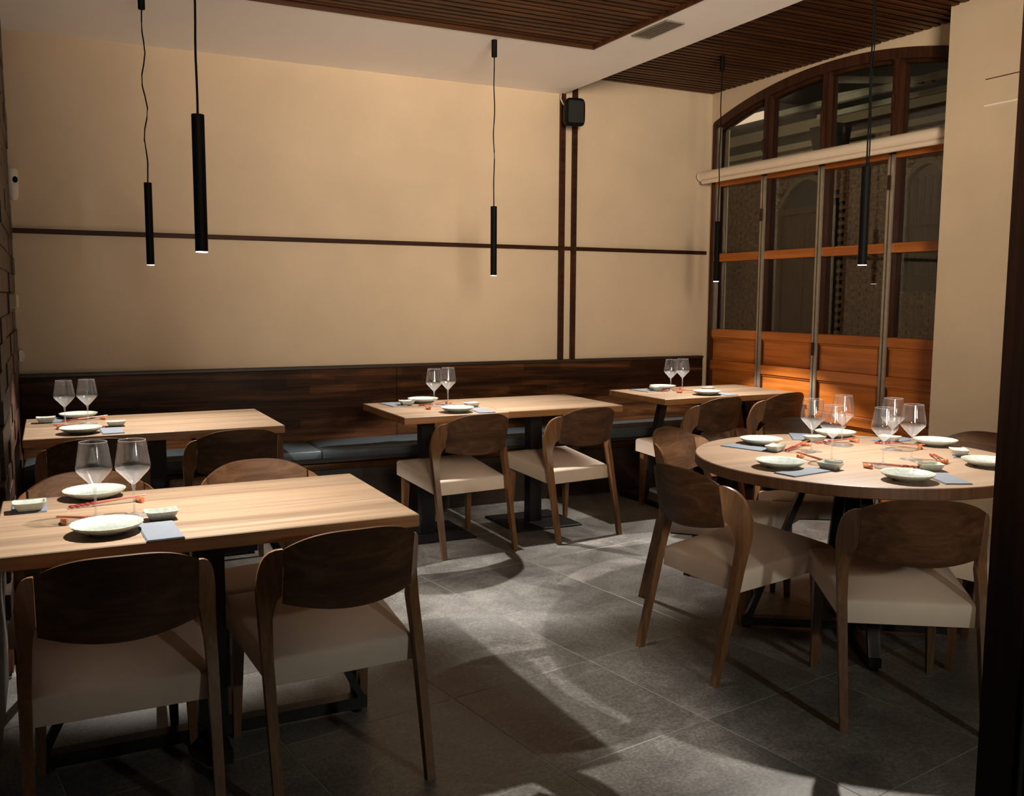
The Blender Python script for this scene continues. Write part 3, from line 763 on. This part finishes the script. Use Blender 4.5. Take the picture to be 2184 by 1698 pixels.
# ------------------------------------------------------------------ pendant lamps
PD = [(-4.29, -1.08, 1.555, ZS, 'slim black tube pendant lamp over the back left table'),
      (-4.335, -3.12, 1.533, ZS, 'largest black tube pendant lamp, over the front left table'),
      (-2.40, -1.06, 1.532, ZS, 'slim black tube pendant lamp over the two-part table'),
      (-.69, -.97, 1.521, 3.0, 'slim black tube pendant lamp in front of the window, over the back right table'),
      (-1.715, -3.20, 1.545, 3.0, 'black tube pendant lamp over the round table')]
for i, (x, y, zb, zt, lab) in enumerate(PD):
    t = thing('pendant_lamp', lab, 'lamp', (x, y, zb), 0, 'black tube pendant lamps')
    R_ = .0185; L = .40
    MB().lathe([(R_-.0012, 0), (R_, 0), (R_, L-.001), (R_-.002, L), (.001, L), (.001, L-.002), (R_-.0025, L-.002), (R_-.0012, .0)], 28, caps=False).build('tube_shade', MAT['lampblack'], t, True, 40)
    MB().lathe([(.001, -.0018), (R_-.0020, -.0018), (R_-.0012, .0), (R_-.0014, .006), (.001, .006)], 24).build('diffuser', MAT['led'], t)
    top = zt - zb
    MB().lathe([(.015, top-.095), (.0165, top-.093), (.0165, top-.001)], 20).build('canopy', MAT['lampblack'], t, True, 40)
    n = 16; amp = (.012, .002, .0035, .0035, .0015)[i]
    pts = [(amp*math.sin(k*1.15+i)*math.sin(PI*k/n), amp*.5*math.cos(k*.9)*math.sin(PI*k/n), L-.002+(top-.094-L+.002)*k/n) for k in range(n+1)]
    MB().tube(pts, .0034, 8).build('cord', MAT['lampblack'], t, True, 60)
    if i == 4:
        MB().tube([(p[0]+.010+.003*math.sin(k), p[1], p[2]) for k, p in enumerate(pts)], .0028, 8).build('cord', MAT['lampblack'], t, True, 60)
    d = bpy.data.lights.new('pendant_light', 'SPOT'); d.spot_size = PEND_SPREAD; d.spot_blend = .22; d.shadow_soft_size = .012; d.energy = PEND_W; d.color = PEND_COL
    o = bpy.data.objects.new('pendant_light', d); COL.objects.link(o); o.parent = t; o.location = (0, 0, -.014)


# ------------------------------------------------------------------ street outside the window
struct(MB().box(.3, 14, -6, 16, -.2, -.1).build('street_ground', MAT['street']))
fx = 6.2
fac = thing('street_building', 'dark brick building across the street, seen through the window', 'building', (fx, 5, -.1))
def fpart(mb, nm, mat, kind=None, **k):
    o = mb.build(nm, mat, fac, **k); o.location = (-fx, -5, .1)
    if kind: o['kind'] = kind
    return o
fpart(MB().box(fx+.09, fx+.4, -4, 12, -.1, 9), 'rear_wall', MAT['darkout'])
def inside(y, z):
    for yc, hw_, zs, zt in ((5.45, .62, 2.85, 3.36), (3.15, .45, 2.9, 3.33), (1.0, .5, 2.9, 3.33)):
        z0 = -.1 if yc > 5 else 1.5
        if abs(y-yc) < hw_ and z > z0:
            if z < zs + (zt-zs)*(1-((y-yc)/hw_)**2): return True
    return False
mb = MB(); mo = MB(); r = 0; z = -.1
while z < 3.5:
    y = -1.0 - (.125 if r % 2 else 0)
    while y < 9:
        a, b_ = y+.006, y+.244
        if not inside((a+b_)/2, z+.03) and not inside(a, z+.03) and not inside(b_, z+.03):
            mo.box(fx+.012, fx+.10, y, y+.25, z, z+.060)
            d = random.uniform(-.006, .006); mb.box(fx+d, fx+.10, a, b_, z, z+.050)
        y += .25
    z += .060; r += 1
m_mortar = plain('street_mortar', (.17, .135, .09), .9, var=.2)
m_brick = plain('street_brick', (.20, .10, .055), .9, var=.6)
fpart(mb, 'brickwork', m_brick, kind='stuff')
fpart(mo, 'mortar_bed', m_mortar, kind='stuff')
fpart(MB().box(fx-.03, fx+.05, 4.85, 4.95, -.1, 2.9).box(fx-.03, fx+.05, 5.95, 6.05, -.1, 2.9).box(fx-.03, fx+.05, 4.95, 5.95, 2.78, 2.88), 'door_frame', MAT['doorout'])
dl = fpart(MB().box(fx+.03, fx+.06, 4.95, 5.95, -.1, 2.78), 'door_leaf', MAT['doorout'])
for y0, y1 in ((5.02, 5.42), (5.48, 5.88)):
    for z0, z1 in ((.1, .8), (.9, 1.6), (1.7, 2.6)):
        o = MB().bbox(fx+.015, fx+.035, y0, y1, z0, z1, .01).build('door_panel', MAT['doorout'], dl)
w_ = fpart(MB().box(fx+.05, fx+.07, 2.7, 3.6, 1.5, 3.33), 'window_recess', MAT['darkout'])
for k in range(7): MB().tube([(fx-.02, 2.78+k*.125, 1.5), (fx-.02, 2.78+k*.125, 3.1)], .010, 6).build('bar', MAT['darkout'], w_)
for z in (1.75, 2.45): MB().tube([(fx-.02, 2.7, z), (fx-.02, 3.6, z)], .012, 6).build('bar', MAT['darkout'], w_)
for yc, hw_, zs, zt in ((5.45, .62, 2.85, 3.36), (3.15, .45, 2.9, 3.33)):
    pts = [(yc-hw_+2*hw_*k/24, zs+(zt-zs)*(1-((2*k/24-1))**2)) for k in range(25)]
    mm_ = MB()
    for (ya, za), (yb_, zb) in zip(pts[:-1], pts[1:]):
        mm_.loft([[(fx-.02, ya, za-.05), (fx+.05, ya, za-.05), (fx+.05, ya, za+.06), (fx-.02, ya, za+.06)], [(fx-.02, yb_, zb-.05), (fx+.05, yb_, zb-.05), (fx+.05, yb_, zb+.06), (fx-.02, yb_, zb+.06)]])
    z0_ = -.1 if yc > 5 else 1.5
    mm_.box(fx-.02, fx+.05, yc-hw_-.05, yc-hw_+.05, z0_, zs).box(fx-.02, fx+.05, yc+hw_-.05, yc+hw_+.05, z0_, zs)
    fpart(mm_, 'arch_surround', m_mortar)
fpart(MB().box(fx-.25, fx+.05, -2, 10, 3.55, 3.62).box(fx-.18, fx+.05, -2, 10, 3.62, 3.75).box(fx-.35, fx+.05, -2, 10, 3.75, 3.84), 'cornice', MAT['stone'])
fpart(MB().box(fx-.10, fx+.05, -2, 10, 4.05, 4.22), 'string_course', MAT['stone'])
o = fpart(MB().box(fx-.02, fx+.04, 6.25, 7.5, 4.44, 4.56), 'glowing_wall_patch', MAT['litwall'])  # glow stands in for light falling on the upper facade
o = fpart(MB().box(fx-.02, fx+.04, 6.05, 6.4, 4.72, 5.2), 'glowing_wall_patch', MAT['litwall'])
# awning frame just outside the arch
aw = thing('awning_frame', 'white folded awning arms outside the top of the arched window', 'awning', (.6, -.9, 2.9))
MB().bbox(-.02, .04, -1.5, .82, -.035, .01, .004).build('front_rail', MAT['outwhite'], aw)
MB().bbox(.06, .10, -1.5, .45, -.11, -.07, .004).build('lower_rail', MAT['outwhite'], aw)
MB().beam((.02, .3, .16), (.02, -.62, -.03), .05, .05).build('arm', MAT['outwhite'], aw)
MB().beam((.02, -.62, -.03), (.02, .18, .01), .05, .05).build('arm', MAT['outwhite'], aw)
MB().tube([(.02, -.62, -.05), (.02, -.62, .01)], .035, 12).build('elbow_joint', MAT['outwhite'], aw)
ht = thing('outdoor_speaker', 'dark box hanging outside below the white awning rail', 'speaker', (.86, -.40, 2.66))
MB().loft([[(-.07, -.12, -.12), (.07, -.12, -.12), (.07, .10, -.12), (-.07, .10, -.12)], [(-.08, -.14, .11), (.08, -.14, .11), (.08, .15, .11), (-.08, .15, .11)]]).build('cabinet', MAT['darkout'], ht)
MB().box(-.01, .01, -.02, .02, .11, .17).build('bracket', MAT['darkout'], ht)
cyc = SC.cycles
cyc.transparent_max_bounces = 24; cyc.max_bounces = 10; cyc.diffuse_bounces = 6
